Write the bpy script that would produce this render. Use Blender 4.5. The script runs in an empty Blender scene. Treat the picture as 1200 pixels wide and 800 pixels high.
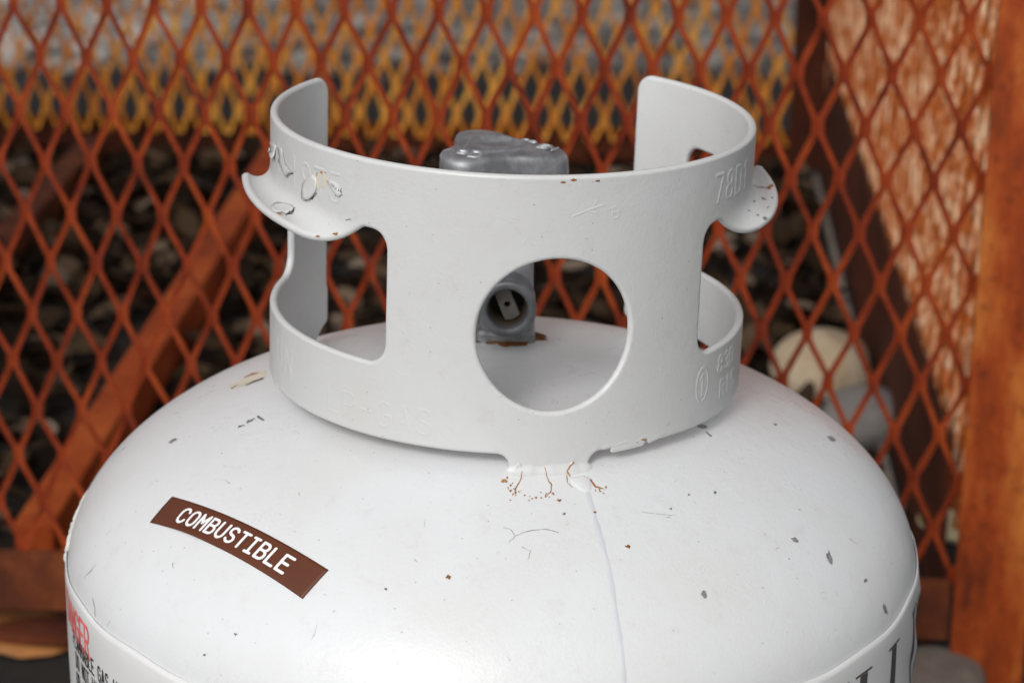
import bpy, math, random
import numpy as np
from mathutils import Vector, Matrix

random.seed(7); rng = np.random.default_rng(7)
S = bpy.context.scene
COL = S.collection

# ------------------------------------------------------------------ camera
FPX = 2806.74                     # focal length in pixels of a 1200 px wide frame
CAM = np.array([0.0, -0.81259, 0.663276])
PIT, ROLL, YAW = 0.333903, -0.009317, 0.008040
_cy, _sy, _cp, _sp = math.cos(YAW), math.sin(YAW), math.cos(PIT), math.sin(PIT)
FW = np.array([_sy*_cp, _cy*_cp, -_sp]); RT0 = np.array([_cy, -_sy, 0.0]); UP0 = np.cross(RT0, FW)
_cr, _sr = math.cos(ROLL), math.sin(ROLL)
RT = _cr*RT0 - _sr*UP0; UP = _sr*RT0 + _cr*UP0
cd = bpy.data.cameras.new('camera'); cam = bpy.data.objects.new('camera', cd); COL.objects.link(cam)
m = Matrix.Identity(4)
for i in range(3):
    m[i][0], m[i][1], m[i][2], m[i][3] = RT[i], UP[i], -FW[i], CAM[i]
cam.matrix_world = m
cd.sensor_width = 36; cd.lens = FPX*36/1200; cd.clip_start = 0.05; cd.clip_end = 500
cd.dof.use_dof = True; cd.dof.focus_distance = 0.76; cd.dof.aperture_fstop = 17
S.camera = cam

# ------------------------------------------------------------------ light
SUN_EL, SUN_AZ = math.radians(38), math.radians(-112)      # azimuth from +X towards +Y
w = bpy.data.worlds.new('World'); S.world = w; w.use_nodes = True
nt = w.node_tree; bg = nt.nodes['Background']
sky = nt.nodes.new('ShaderNodeTexSky'); sky.sky_type = 'NISHITA'; sky.sun_disc = False
sky.sun_elevation = SUN_EL; sky.sun_rotation = math.pi/2 - SUN_AZ
sky.dust_density = 4.0; sky.air_density = 1.0; sky.ozone_density = 1.0
hs = nt.nodes.new('ShaderNodeHueSaturation'); hs.inputs['Saturation'].default_value = 0.10
nt.links.new(sky.outputs[0], hs.inputs['Color']); nt.links.new(hs.outputs[0], bg.inputs[0])
bg.inputs[1].default_value = 0.15
sd = bpy.data.lights.new('sun', 'SUN'); sd.energy = 1.0; sd.angle = math.radians(14); sd.color = (1.0, .98, .95)
so = bpy.data.objects.new('sun', sd); COL.objects.link(so)
sdir = Vector((math.cos(SUN_EL)*math.cos(SUN_AZ), math.cos(SUN_EL)*math.sin(SUN_AZ), math.sin(SUN_EL)))
so.rotation_euler = sdir.to_track_quat('Z', 'Y').to_euler(); so.location = sdir*8
S.view_settings.view_transform = 'Standard'; S.view_settings.look = 'None'
S.view_settings.exposure = -0.15; S.view_settings.gamma = 1; S.view_settings.use_curve_mapping = False

# ------------------------------------------------------------------ materials
def mat(name, rough=.6, metal=0.0):
    M = bpy.data.materials.new(name); M.use_nodes = True
    N = M.node_tree.nodes; L = M.node_tree.links; b = N['Principled BSDF']
    b.inputs['Roughness'].default_value = rough; b.inputs['Metallic'].default_value = metal
    tc = N.new('ShaderNodeTexCoord')
    return M, N, L, b, tc.outputs['Object']
def noise(N, L, co, scale, detail=6, rough=.6, stretch=None):
    if stretch:
        mp = N.new('ShaderNodeMapping'); mp.inputs['Scale'].default_value = stretch; L.new(co, mp.inputs[0]); co = mp.outputs[0]
    n = N.new('ShaderNodeTexNoise'); n.inputs['Scale'].default_value = scale
    n.inputs['Detail'].default_value = detail; n.inputs['Roughness'].default_value = rough
    L.new(co, n.inputs['Vector']); return n.outputs['Fac']
def ramp(N, L, fac, stops, interp='LINEAR'):
    r = N.new('ShaderNodeValToRGB'); r.color_ramp.interpolation = interp; e = r.color_ramp.elements
    while len(e) < len(stops): e.new(.5)
    for k, (p, c) in enumerate(stops): e[k].position = p; e[k].color = (*c, 1)
    L.new(fac, r.inputs[0]); return r.outputs['Color']
def mixc(N, L, f, a, b, mode='MIX'):
    x = N.new('ShaderNodeMix'); x.data_type = 'RGBA'; x.blend_type = mode
    for s, v in ((0, f), (6, a), (7, b)):
        if isinstance(v, (int, float)): x.inputs[s].default_value = v
        elif isinstance(v, tuple): x.inputs[s].default_value = (*v, 1)
        else: L.new(v, x.inputs[s])
    return x.outputs[2]
def bump(N, L, b, h, strength, dist=.001):
    u = N.new('ShaderNodeBump'); u.inputs['Strength'].default_value = strength; u.inputs['Distance'].default_value = dist
    L.new(h, u.inputs['Height']); L.new(u.outputs[0], b.inputs['Normal'])
def simple(name, c, rough=.6, metal=0.0, var=.25, scale=60, bmp=0.0):
    M, N, L, b, co = mat(name, rough, metal)
    n = noise(N, L, co, scale)
    L.new(ramp(N, L, n, [(.25, tuple(x*(1-var) for x in c)), (.75, tuple(min(1, x*(1+var)) for x in c))]), b.inputs['Base Color'])
    if bmp: bump(N, L, b, n, bmp)
    return M
def paint(name, base, rough, dirt=.5):
    M, N, L, b, co = mat(name, rough)
    big = noise(N, L, co, 14, 5, .6)
    c = mixc(N, L, ramp(N, L, big, [(.35, (0, 0, 0)), (.75, (1, 1, 1))]), base, (base[0]*.93, base[1]*.915, base[2]*.885))
    fine = noise(N, L, co, 120, 8, .7)
    grime = ramp(N, L, fine, [(.56, (0, 0, 0)), (.78, (.45*dirt,)*3)])
    c = mixc(N, L, grime, c, (.42, .38, .32))
    for sc, th, amt, col in ((300, .11, .55, (.22, .20, .18)), (110, .045, .8, (.12, .11, .10)), (170, .05, .6, (.35, .22, .12)), (45, .02, .8, (.10, .09, .085))):
        v = N.new('ShaderNodeTexVoronoi'); v.inputs['Scale'].default_value = sc; L.new(co, v.inputs['Vector'])
        sp = ramp(N, L, v.outputs['Distance'], [(th*.55, (1, 1, 1)), (th, (0, 0, 0))])
        msk = ramp(N, L, v.outputs['Color'], [(.66, (0, 0, 0)), (.72, (amt,)*3)])
        f = mixc(N, L, 1.0, sp, msk, 'MULTIPLY')
        c = mixc(N, L, f, c, col)
    L.new(c, b.inputs['Base Color'])
    rr = ramp(N, L, noise(N, L, co, 40, 6, .7), [(.3, (rough-.06,)*3), (.8, (rough+.14,)*3)])
    L.new(rr, b.inputs['Roughness'])
    hsum = N.new('ShaderNodeMath'); hsum.operation = 'MULTIPLY_ADD'; hsum.inputs[1].default_value = .35
    L.new(noise(N, L, co, 900, 3, .5), hsum.inputs[0]); L.new(noise(N, L, co, 70, 6, .65), hsum.inputs[2])
    bump(N, L, b, hsum.outputs[0], .45, .0006)
    return M
def rust(name, dark, mid, light, scale=35, rough=.75, lt=.68, stretch=None):
    M, N, L, b, co = mat(name, rough)
    n1 = noise(N, L, co, scale, 10, .7, stretch)
    c = ramp(N, L, n1, [(.30, dark), (.48, mid), (lt, light)])
    n2 = noise(N, L, co, scale*5, 5, .7)
    c = mixc(N, L, ramp(N, L, n2, [(.55, (0, 0, 0)), (.75, (.75,)*3)]), c, dark)
    b.inputs['Specular IOR Level'].default_value = .25
    L.new(c, b.inputs['Base Color']); bump(N, L, b, n2, .5, .001)
    return M
M_shell = paint('white_cylinder_paint', (.69, .702, .718), .30)
M_collar = paint('white_collar_paint', (.60, .608, .612), .33, .6)
M_chip = simple('grey_chipped_metal', (.24, .24, .23), .5, .2, .6, 900)
M_scuff = simple('grey_scuff', (.50, .49, .47), .6, 0, .2, 300)
M_primer = simple('beige_primer', (.58, .53, .43), .7)
M_rustmark = rust('rust_stain', (.16, .05, .015), (.36, .14, .03), (.55, .30, .09), 400)
M_crack_shadow = simple('dark_crack_or_shadow', (.05, .04, .03), .9)
M_rustring = rust('rust_ring', (.05, .02, .01), (.18, .06, .015), (.40, .17, .04), 160)
M_zinc = None
def zinc():
    M, N, L, b, co = mat('weathered_zinc', .5, .55)
    n = noise(N, L, co, 140, 8, .7)
    L.new(ramp(N, L, n, [(.3, (.15, .155, .165)), (.55, (.30, .305, .32)), (.8, (.52, .52, .53))]), b.inputs['Base Color'])
    bump(N, L, b, n, .35, .0005); return M
M_zinc = zinc()
M_zincdark = simple('dark_zinc', (.17, .175, .19), .45, .5, .35, 140, .3)
M_zincworn = simple('worn_zinc_edge', (.42, .43, .45), .45, .5)
M_brass = simple('dull_brass', (.16, .13, .09), .45, .6, .3, 200)
M_plug = simple('grey_brown_plug', (.155, .14, .12), .55, .3, .25, 200)
M_dark = simple('black_hole', (.012, .011, .010), .9)
M_sticker = simple('brown_vinyl', (.105, .026, .0075), .5, 0, .10, 60)
M_white = simple('white_print', (.82, .82, .82), .5, 0, .03)
M_sleeve = simple('white_plastic_sleeve', (.70, .70, .70), .28, 0, .05, 25, .0)
M_red = simple('faded_red_print', (.78, .16, .15), .5, 0, .25, 120)
M_black = simple('black_print', (.035, .033, .035), .5, 0, .3, 200)
M_greyprint = simple('dark_grey_print', (.085, .07, .072), .45, 0, .15)
M_film = simple('torn_white_film', (.70, .69, .66), .5)
M_run = simple('grey_paint_run', (.59, .60, .63), .35, 0, .06)
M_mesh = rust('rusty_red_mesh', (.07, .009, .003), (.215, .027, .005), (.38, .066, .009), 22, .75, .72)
M_back = rust('rusty_sunlit_mesh', (.26, .06, .009), (.74, .26, .028), (.90, .50, .09), 13)  # rust colour brightened to yellow in place of sunlight on the back mesh
M_side = rust('sunlit_rust_mesh', (.17, .026, .004), (.55, .135, .022), (.95, .62, .38), 60, .30, .60, (1, 1, .45))  # sunlight and glints painted in as pale flecks over the rust
M_post = rust('rusty_orange_post', (.07, .013, .004), (.29, .046, .006), (.55, .19, .035), 26, .55, .72, (1, 1, .32))
M_rail = rust('rusty_brown_rail', (.035, .009, .004), (.095, .021, .006), (.19, .05, .012), 22)
M_plate = rust('dark_rust_plate', (.03, .007, .003), (.065, .013, .004), (.12, .028, .007), 8)
M_bar = rust('orange_floor_bar', (.14, .02, .004), (.36, .056, .008), (.50, .11, .018), 14)
M_edge = simple('pale_lit_edge', (.36, .31, .27), .5, .2, .35, 50)  # pale tone paints the lit edge of the floor angle
def island(name, stops, rough=.8):
    M, N, L, b, co = mat(name, rough)
    b.inputs['Specular IOR Level'].default_value = .1
    g = N.new('ShaderNodeNewGeometry')
    L.new(ramp(N, L, g.outputs['Random Per Island'], stops), b.inputs['Base Color']); return M
M_litter = island('brown_leaf_litter', [(0, (.007, .004, .003)), (.45, (.024, .014, .008)), (.75, (.065, .040, .022)), (.92, (.14, .095, .06)), (1, (.27, .21, .16))])
M_pebble = island('grey_pebbles', [(0, (.16, .14, .125)), (.5, (.32, .29, .27)), (.85, (.50, .47, .44)), (1, (.36, .15, .05))])
def ground_mat():
    M, N, L, b, co = mat('dark_soil', .9)
    a = noise(N, L, co, 9, 8, .7); d = noise(N, L, co, 60, 8, .7)
    c1 = ramp(N, L, d, [(.3, (.004, .003, .0025)), (.7, (.02, .015, .011))])
    c2 = ramp(N, L, d, [(.3, (.17, .15, .135)), (.7, (.38, .35, .33))])
    sx = N.new('ShaderNodeSeparateXYZ'); L.new(co, sx.inputs[0])
    ad = N.new('ShaderNodeMath'); ad.operation = 'MULTIPLY_ADD'; ad.inputs[1].default_value = .5; L.new(a, ad.inputs[0]); L.new(sx.outputs['Y'], ad.inputs[2])
    mr = N.new('ShaderNodeMapRange'); mr.inputs[1].default_value = 2.35; mr.inputs[2].default_value = 2.5; L.new(ad.outputs[0], mr.inputs[0])
    L.new(mixc(N, L, mr.outputs[0], c1, c2), b.inputs['Base Color']); bump(N, L, b, d, .6, .01); return M
M_ground = ground_mat()
def stone_mat(name, a, c):
    M, N, L, b, co = mat(name, .85); n = noise(N, L, co, 40, 8, .7)
    L.new(ramp(N, L, n, [(.3, a), (.7, c)]), b.inputs['Base Color']); bump(N, L, b, n, .6, .004); return M
M_st_beige = stone_mat('beige_stone', (.45, .33, .20), (.66, .55, .40))
M_st_brown = stone_mat('brown_stone', (.09, .07, .055), (.20, .165, .135))
M_st_grey = stone_mat('grey_stone', (.16, .145, .135), (.30, .28, .26))

# ------------------------------------------------------------------ mesh helpers
def mesh_obj(name, V, F, material, parent=None, smooth=True):
    me = bpy.data.meshes.new(name); me.from_pydata([tuple(map(float, v)) for v in V], [], [tuple(map(int, f)) for f in F])
    me.validate()
    if smooth: me.polygons.foreach_set('use_smooth', [True]*len(me.polygons))
    me.materials.append(material); me.update()
    o = bpy.data.objects.new(name, me); COL.objects.link(o)
    if parent: o.parent = parent
    return o
def tag(o, label=None, cat=None, group=None, kind=None):
    for k, v in (('label', label), ('category', cat), ('group', group), ('kind', kind)):
        if v: o[k] = v
    return o
def empty(name, loc=(0, 0, 0), rz=0):
    o = bpy.data.objects.new(name, None); o.location = loc; o.rotation_euler = (0, 0, rz); COL.objects.link(o); return o
class MB:
    def __init__(s): s.V = []; s.F = []
    def add(s, V, F):
        n = len(s.V); s.V += [tuple(v) for v in V]; s.F += [tuple(i+n for i in f) for f in F]
    def prism(s, prof, axis, a, b, off=(0, 0)):
        """closed profile (list of 2-D points, ccw) swept along axis ('x','y','z') from a to b, ends capped"""
        n = len(prof); V = []
        for t in (a, b):
            for p, q in prof:
                p += off[0]; q += off[1]
                V.append({'x': (t, p, q), 'y': (p, t, q), 'z': (p, q, t)}[axis])
        F = [(i, (i+1) % n, n+(i+1) % n, n+i) for i in range(n)]
        F += [tuple(range(n))[::-1], tuple(range(n, 2*n))]
        s.add(V, F)
    def build(s, name, material, parent=None, smooth=False): return mesh_obj(name, s.V, s.F, material, parent, smooth)
def box(x0, x1, y0, y1, z0, z1, bev=.0):
    mb = MB()
    pr = [(x0+bev, y0), (x1-bev, y0), (x1, y0+bev), (x1, y1-bev), (x1-bev, y1), (x0+bev, y1), (x0, y1-bev), (x0, y0+bev)] if bev else [(x0, y0), (x1, y0), (x1, y1), (x0, y1)]
    mb.prism(pr, 'z', z0, z1); return mb
def lathe(prof, seg=96, cx=0, cy=0, closed=False):
    """prof: list of (r, z) ; returns V, F"""
    V = []; F = []; n = len(prof)
    for r, z in prof:
        for k in range(seg):
            a = 2*math.pi*k/seg; V.append((cx+r*math.cos(a), cy+r*math.sin(a), z))
    for i in range(n-1 if not closed else n):
        for k in range(seg):
            a, b2 = i*seg+k, i*seg+(k+1) % seg; c, d = ((i+1) % n)*seg+(k+1) % seg, ((i+1) % n)*seg+k
            F.append((a, b2, c, d))
    return V, F
def tubeline(pts, r, k=8, taper=None):
    pts = [np.array(p, float) for p in pts]; V = []; F = []
    for i, p in enumerate(pts):
        t = pts[min(i+1, len(pts)-1)]-pts[max(i-1, 0)]; t /= np.linalg.norm(t)
        u = np.cross(t, [0, 0, 1.0]); u = u/np.linalg.norm(u) if np.linalg.norm(u) > 1e-5 else np.array([1., 0, 0]); v2 = np.cross(t, u)
        rr = r if taper is None else taper[i]
        for j in range(k):
            a = 2*math.pi*j/k; V.append(p+rr*(math.cos(a)*u+math.sin(a)*v2))
    for i in range(len(pts)-1):
        for j in range(k): F.append((i*k+j, i*k+(j+1) % k, (i+1)*k+(j+1) % k, (i+1)*k+j))
    F += [tuple(range(k))[::-1], tuple(range((len(pts)-1)*k, len(pts)*k))]
    return V, F

# marching squares: the region f < 0 of a plane as a mesh
def msq(f, s0, s1, z0, z1, step):
    ns, nz = int(math.ceil((s1-s0)/step))+1, int(math.ceil((z1-z0)/step))+1
    s = s0+step*np.arange(ns); z = z0+step*np.arange(nz)
    SS, ZZ = np.meshgrid(s, z, indexing='ij'); G = f(SS, ZZ)
    pts = []; gid = {}; F = []; B = []
    def g(i, j):
        k = (i, j)
        if k not in gid: gid[k] = len(pts); pts.append((s[i], z[j]))
        return gid[k]
    def e(i, j, i2, j2):
        k = (i, j, i2, j2) if (i, j) < (i2, j2) else (i2, j2, i, j)
        if k not in gid:
            a, b2 = G[i, j], G[i2, j2]; t = min(max(a/(a-b2), .02), .98)
            gid[k] = len(pts); pts.append((s[i]+(s[i2]-s[i])*t, z[j]+(z[j2]-z[j])*t))
        return gid[k]
    ins = G < 0
    any4 = ins[:-1, :-1] | ins[1:, :-1] | ins[1:, 1:] | ins[:-1, 1:]
    for i, j in zip(*np.nonzero(any4)):
        c = [(i, j), (i+1, j), (i+1, j+1), (i, j+1)]; poly = []; typ = []
        for k in range(4):
            a, b2 = c[k], c[(k+1) % 4]
            if ins[a]: poly.append(g(*a)); typ.append(0)
            if ins[a] != ins[b2]: poly.append(e(*a, *b2)); typ.append(2 if ins[a] else 1)   # 2 = leaving
        F.append(tuple(poly))
        for k in range(len(poly)):
            if typ[k] == 2 and typ[(k+1) % len(poly)] == 1: B.append((poly[k], poly[(k+1) % len(poly)]))
    return np.array(pts), F, B
def unit(f, h=.05):
    """distance-like version of an implicit function"""
    def q(s, z):
        v = f(s, z); gx = (f(s+h, z)-f(s-h, z))/(2*h); gz = (f(s, z+h)-f(s, z-h))/(2*h)
        return v/np.maximum(np.hypot(gx, gz), .25)
    return q
def rbox(s, z, cs, cz, hs, hz, r):
    qx = np.abs(s-cs)-hs+r; qz = np.abs(z-cz)-hz+r
    return np.hypot(np.maximum(qx, 0), np.maximum(qz, 0))+np.minimum(np.maximum(qx, qz), 0)-r
def smin(a, b2, k):
    h = np.clip(.5+.5*(b2-a)/k, 0, 1); return b2*(1-h)+a*h-k*h*(1-h)
def smax(a, b2, k): return -smin(-a, -b2, k)
def sstep(a, b2, x):
    t = np.clip((x-a)/(b2-a), 0, 1); return t*t*(3-2*t)
def plate(f, bounds, step, r, t, mp, rim=4):
    """solid sheet: region f<0, thickness t, rounded edge of radius r; mp(s, z, w) -> xyz"""
    fi = lambda s, z: f(s, z)+r
    P, F, B = msq(fi, *bounds, step); n = len(P)
    h = .05; bi = sorted({i for e2 in B for i in e2}); idx = {b2: k for k, b2 in enumerate(bi)}; bp = P[bi]
    gx = (f(bp[:, 0]+h, bp[:, 1])-f(bp[:, 0]-h, bp[:, 1])); gz = (f(bp[:, 0], bp[:, 1]+h)-f(bp[:, 0], bp[:, 1]-h))
    gl = np.maximum(np.hypot(gx, gz), 1e-9); gx /= gl; gz /= gl
    V = [mp(P[:, 0], P[:, 1], np.full(n, t/2)), mp(P[:, 0], P[:, 1], np.full(n, -t/2))]
    for k in range(1, rim):
        a = math.pi*k/rim
        V.append(mp(bp[:, 0]+gx*r*math.sin(a), bp[:, 1]+gz*r*math.sin(a), np.full(len(bi), t/2*math.cos(a))))
    V = np.concatenate(V); m2 = len(bi)
    FF = [tuple(q) for q in F]+[tuple(i+n for i in q[::-1]) for q in F]
    def ring(k, i): return i if k == 0 else (i+n if k == rim else 2*n+(k-1)*m2+idx[i])
    for a, b2 in B:
        for k in range(rim): FF.append((ring(k, b2), ring(k, a), ring(k+1, a), ring(k+1, b2)))
    return V, FF

# stroke lettering on a 4 x 6 grid
def arc(cx, cy, rx, ry, a0, a1, n=9):
    return [(cx+rx*math.cos(math.radians(a0+(a1-a0)*i/n)), cy+ry*math.sin(math.radians(a0+(a1-a0)*i/n))) for i in range(n+1)]
GL = {
 'A': [[(0, 0), (2, 6), (4, 0)], [(.8, 2), (3.2, 2)]],
 'B': [[(0, 0), (0, 6), (2.2, 6)]+arc(2.2, 4.6, 1.5, 1.4, 90, -90)+[(0, 3.2)], [(2.2, 3.2)]+arc(2.3, 1.6, 1.7, 1.6, 90, -90)+[(0, 0)]],
 'C': [arc(2, 4, 2, 2, 20, 180)+arc(2, 2, 2, 2, 180, 340)],
 'D': [[(0, 0), (0, 6), (1.8, 6)]+arc(1.8, 4, 2.2, 2, 90, 0)+arc(1.8, 2, 2.2, 2, 0, -90)+[(0, 0)]],
 'E': [[(4, 6), (0, 6), (0, 0), (4, 0)], [(0, 3.1), (3.4, 3.1)]],
 'F': [[(4, 6), (0, 6), (0, 0)], [(0, 3.1), (3.2, 3.1)]],
 'G': [arc(2, 4, 2, 2, 25, 180)+arc(2, 2, 2, 2, 180, 360)+[(4, 2.9), (2.4, 2.9)]],
 'H': [[(0, 0), (0, 6)], [(4, 0), (4, 6)], [(0, 3), (4, 3)]],
 'I': [[(2, 0), (2, 6)], [(.5, 6), (3.5, 6)], [(.5, 0), (3.5, 0)]],
 'J': [[(4, 6), (4, 2)]+arc(2, 2, 2, 2, 0, -180)],
 'L': [[(0, 6), (0, 0), (3.8, 0)]],
 'M': [[(0, 0), (0, 6), (2, 2.6), (4, 6), (4, 0)]],
 'N': [[(0, 0), (0, 6), (4, 0), (4, 6)]],
 'O': [arc(2, 4, 2, 2, 0, 180)+arc(2, 2, 2, 2, 180, 360)+[(4, 4)]],
 'P': [[(0, 0), (0, 6), (2.3, 6)]+arc(2.3, 4.4, 1.7, 1.6, 90, -90)+[(0, 2.8)]],
 'R': [[(0, 0), (0, 6), (2.3, 6)]+arc(2.3, 4.5, 1.7, 1.5, 90, -90)+[(0, 3)], [(2, 3), (4, 0)]],
 'S': [arc(2, 4.5, 1.9, 1.5, 20, 270)+arc(2, 1.5, 2, 1.5, 90, -160)],
 'T': [[(2, 0), (2, 6)], [(0, 6), (4, 6)]],
 'U': [[(0, 6), (0, 2)]+arc(2, 2, 2, 2, 180, 360)+[(4, 6)]],
 'V': [[(0, 6), (2, 0), (4, 6)]], 'W': [[(0, 6), (1, 0), (2, 4), (3, 0), (4, 6)]],
 'Y': [[(0, 6), (2, 3), (4, 6)], [(2, 3), (2, 0)]],
 '0': [arc(2, 4, 2, 2, 0, 180)+arc(2, 2, 2, 2, 180, 360)+[(4, 4)]],
 '1': [[(.8, 4.8), (2, 6), (2, 0)]], '4': [[(3, 0), (3, 6), (0, 2), (4, 2)]],
 '5': [[(3.8, 6), (.5, 6), (.3, 3.4)]+arc(1.9, 2, 2, 2, 120, -150)],
 '7': [[(0, 6), (4, 6), (1.4, 0)]], '8': [arc(2, 4.5, 1.6, 1.5, -90, 270), arc(2, 1.5, 2, 1.5, -90, 270)],
 '9': [arc(2, 4.2, 1.9, 1.8, 0, 360)+[(3.9, 4.2), (3.6, 1.6), (2, 0)]],
 '3': [arc(2, 4.5, 1.7, 1.5, 150, -90)+arc(2, 1.5, 2, 1.5, 90, -150)],
 '-': [[(.3, 3), (3.7, 3)]], 'o': [arc(2, 3, 3.2, 5, 0, 360, 24)], ' ': [],
}
def text_segments(txt, x0, y0, cw, ch, adv, slant=0.0):
    segs = []
    for k, c in enumerate(txt):
        for pl in GL[c]:
            q = [(x0+k*adv+px/4*cw+slant*py/6*ch, y0+py/6*ch) for px, py in pl]
            segs += list(zip(q[:-1], q[1:]))
    return segs
def seg_dist(segs):
    A = np.array(segs, float)
    def d(s, z):
        out = np.full(np.shape(s), 1e9)
        for (ax, az), (bx, bz) in A:
            dx, dz = bx-ax, bz-az; l2 = dx*dx+dz*dz+1e-12
            t = np.clip(((s-ax)*dx+(z-az)*dz)/l2, 0, 1)
            out = np.minimum(out, np.hypot(s-ax-t*dx, z-az-t*dz))
        return out
    return d
def strokes(segs, width, step):
    """flat lettering as (points, faces) in the plane"""
    d = seg_dist(segs); A = np.array(segs).reshape(-1, 2)
    lo = A.min(0)-width; hi = A.max(0)+width
    P, F, B = msq(lambda s, z: d(s, z)-width/2, lo[0], hi[0], lo[1], hi[1], step)
    return P, F, d

# ------------------------------------------------------------------ picture rays, used to find where marks sit on the curved metal
def ray(u, v):
    d = FW+(u-600)/FPX*RT+(400-v)/FPX*UP
    return d/np.linalg.norm(d)
def ground_at(u, v, z=0.0):
    d = ray(u, v); return CAM+(z-CAM[2])/d[2]*d

# ================================================================== SETTING
mesh_obj('ground', [(-30, -10, 0), (30, -10, 0), (30, 60, 0), (-30, 60, 0)], [(0, 1, 2, 3)], M_ground)
tag(bpy.data.objects['ground'], kind='structure')

# ================================================================== GAS CYLINDER
R, ZE, HD, NP = .155, .30, .0742464, 2.0561722
def zdome(r): return ZE+HD*(1-np.minimum(np.asarray(r)/R, 1)**NP)**(1/NP)
cyl = empty('gas_cylinder')
tag(cyl, 'white propane gas cylinder with cut-out guard collar, in front of the rusty mesh cage', 'gas cylinder')
prof = [(.02, .045), (.09, .048), (.135, .060), (.150, .078), (.155, .10), (.155, .20), (.155, .27), (.155, .29), (.155, .30)]
rr = R*np.sin(np.linspace(math.pi/2, 0.02, 90))
prof += [(float(r), float(zdome(r))) for r in rr[1:]]
V, F = lathe(prof, 256); V.append((0, 0, ZE+HD)); n0 = (len(prof)-1)*256
F += [(n0+k, n0+(k+1) % 256, len(V)-1) for k in range(256)]
F.append(tuple(range(256))[::-1])
mesh_obj('shell', V, F, M_shell, cyl)
V, F = lathe([(.100, .0), (.103, .0), (.105, .06), (.102, .06)], 96, closed=True)
mesh_obj('foot_ring', V, F, M_shell, cyl)

def dome_pt(az, r, off=0.0):
    """az in degrees from the camera side; works on the dome"""
    a = np.radians(az); r = np.asarray(r, float); z = zdome(r); h = 1e-5
    dz = (zdome(r+h)-zdome(r-h))/(2*h); nl = np.hypot(dz, 1)
    rr2 = r-dz/nl*off
    return np.stack([rr2*np.sin(a), -rr2*np.cos(a), z+off/nl], -1)
def pick_dome(u, v):
    d = ray(u, v); t = np.linspace(.5, 1.3, 8001); P = CAM+t[:, None]*d; r = np.hypot(P[:, 0], P[:, 1])
    ins = (r < R) & (P[:, 2] < zdome(r)) | (r <= R) & (P[:, 2] < ZE)
    if not ins.any(): return None
    p = P[np.argmax(ins)]; return math.degrees(math.atan2(p[0], -p[1])), float(np.hypot(p[0], p[1])), float(p[2])
def on_dome(u, v, off=.0001):
    a, r, z = pick_dome(u, v)
    if z < ZE+.001: return np.array([(R+off)*math.sin(math.radians(a)), -(R+off)*math.cos(math.radians(a)), z])
    return dome_pt(a, r, off)

# ---- collar: one pressed sheet, laid out flat (s = arc length in mm, z in mm) and bent round
RC, AC = 84.5856, 10.2
CC = np.array([.0033987, .0038608, .35]); TX = .0265329
ZT, ZB, TK = 114.8, 19.8, 2.8
DEG = math.radians(1)*RC
ZBEND = 95.164
TAB_A, TAB_C, TAB_E = 44.945, 68.9955, 96.054
def tabd(A):
    return 11.784*np.maximum(1-np.maximum((TAB_C-A)/(TAB_C-TAB_A), 0)**3.0823, 0)**1.2138
def f_collar(s, z):
    A = np.abs(s)/DEG
    body = rbox(s, z, 0, (ZT+ZB)/2, 134.8*DEG, (ZT-ZB)/2, 6.5)
    low = rbox(s, z, 0, 40, 134.8*DEG, 40-ZB, 1.0)
    body = np.minimum(body, low)
    foot = rbox(s, z, 0, 12, 9.3*DEG, 14, .5)
    body = smin(body, foot, 5)
    rear = rbox(A*DEG, z, 127.5*DEG, 22, 7.3*DEG, 10.5, 1)
    rear = np.maximum(rear, ((A-130.5)*DEG*.75-(z-13.5)*.66))
    body = smin(body, rear, 4)
    win = rbox(A*DEG, z, 78.0*DEG, 69.2, 38.9*DEG, 23.0, 7.0)
    g = smax((92.2-tabd(A))-z, (A-TAB_E)*DEG, 1.6)
    win = smax(win, -g, 2.0)
    hole = np.hypot(s, z-61.0)-26.1
    return np.maximum(np.maximum(body, -win), -hole)
fcol = unit(f_collar)
def mid(s, z):
    """mid surface of the collar sheet, in mm about the collar axis"""
    A = np.abs(s)/DEG
    wgt = sstep(38.387, 65.97, A)*(1-sstep(94.05, 108.05, A))*(z > 66)
    k = np.maximum(wgt, 1e-4)/(8.99-3.286*np.clip((A-46)/50.05, 0, 1)); d = np.maximum(ZBEND-z, 0)*(z > 66); ph = k*d
    out = (1-np.cos(ph))/k; zz = np.where(d > 0, ZBEND-np.sin(ph)/k, z)
    th = np.radians(AC)+s/RC
    r = RC+out-TK/2
    return np.stack([r*np.sin(th), -r*np.cos(th), zz], -1)
def to_world(P):
    P = P/1000; return np.stack([P[..., 0]+TX*P[..., 2], P[..., 1], P[..., 2]-TX*P[..., 0]], -1)+CC
def collar_map(s, z, wo):
    h = .02; ms = mid(s+h, z)-mid(s-h, z); mz = mid(s, z+h)-mid(s, z-h)
    nn = np.cross(ms, mz); nn /= np.linalg.norm(nn, axis=-1, keepdims=True)
    return to_world(mid(s, z)+nn*np.asarray(wo)[..., None])
V, F = plate(fcol, (-136*DEG, 136*DEG, 8, 117), .9, 1.15, TK, collar_map, 5)
collar = mesh_obj('collar', V, F, M_collar, cyl)
_gs, _gz = np.meshgrid(np.arange(-110, 111, .2)*DEG, np.arange(12, 115, .3), indexing='ij')
_ok = fcol(_gs, _gz) < 0
_gp = collar_map(_gs, _gz, np.full(_gs.shape, TK/2)); _d = _gp-CAM; _zz = _d@FW
_pu, _pv = 600+FPX*(_d@RT)/_zz, 400-FPX*(_d@UP)/_zz
def pick_collar(u, v):
    q = np.where(_ok, np.hypot(_pu-u, _pv-v)+(_zz-.6)*4, 1e9); i = np.unravel_index(np.argmin(q), q.shape)
    return float(_gs[i]), float(_gz[i])

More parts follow.
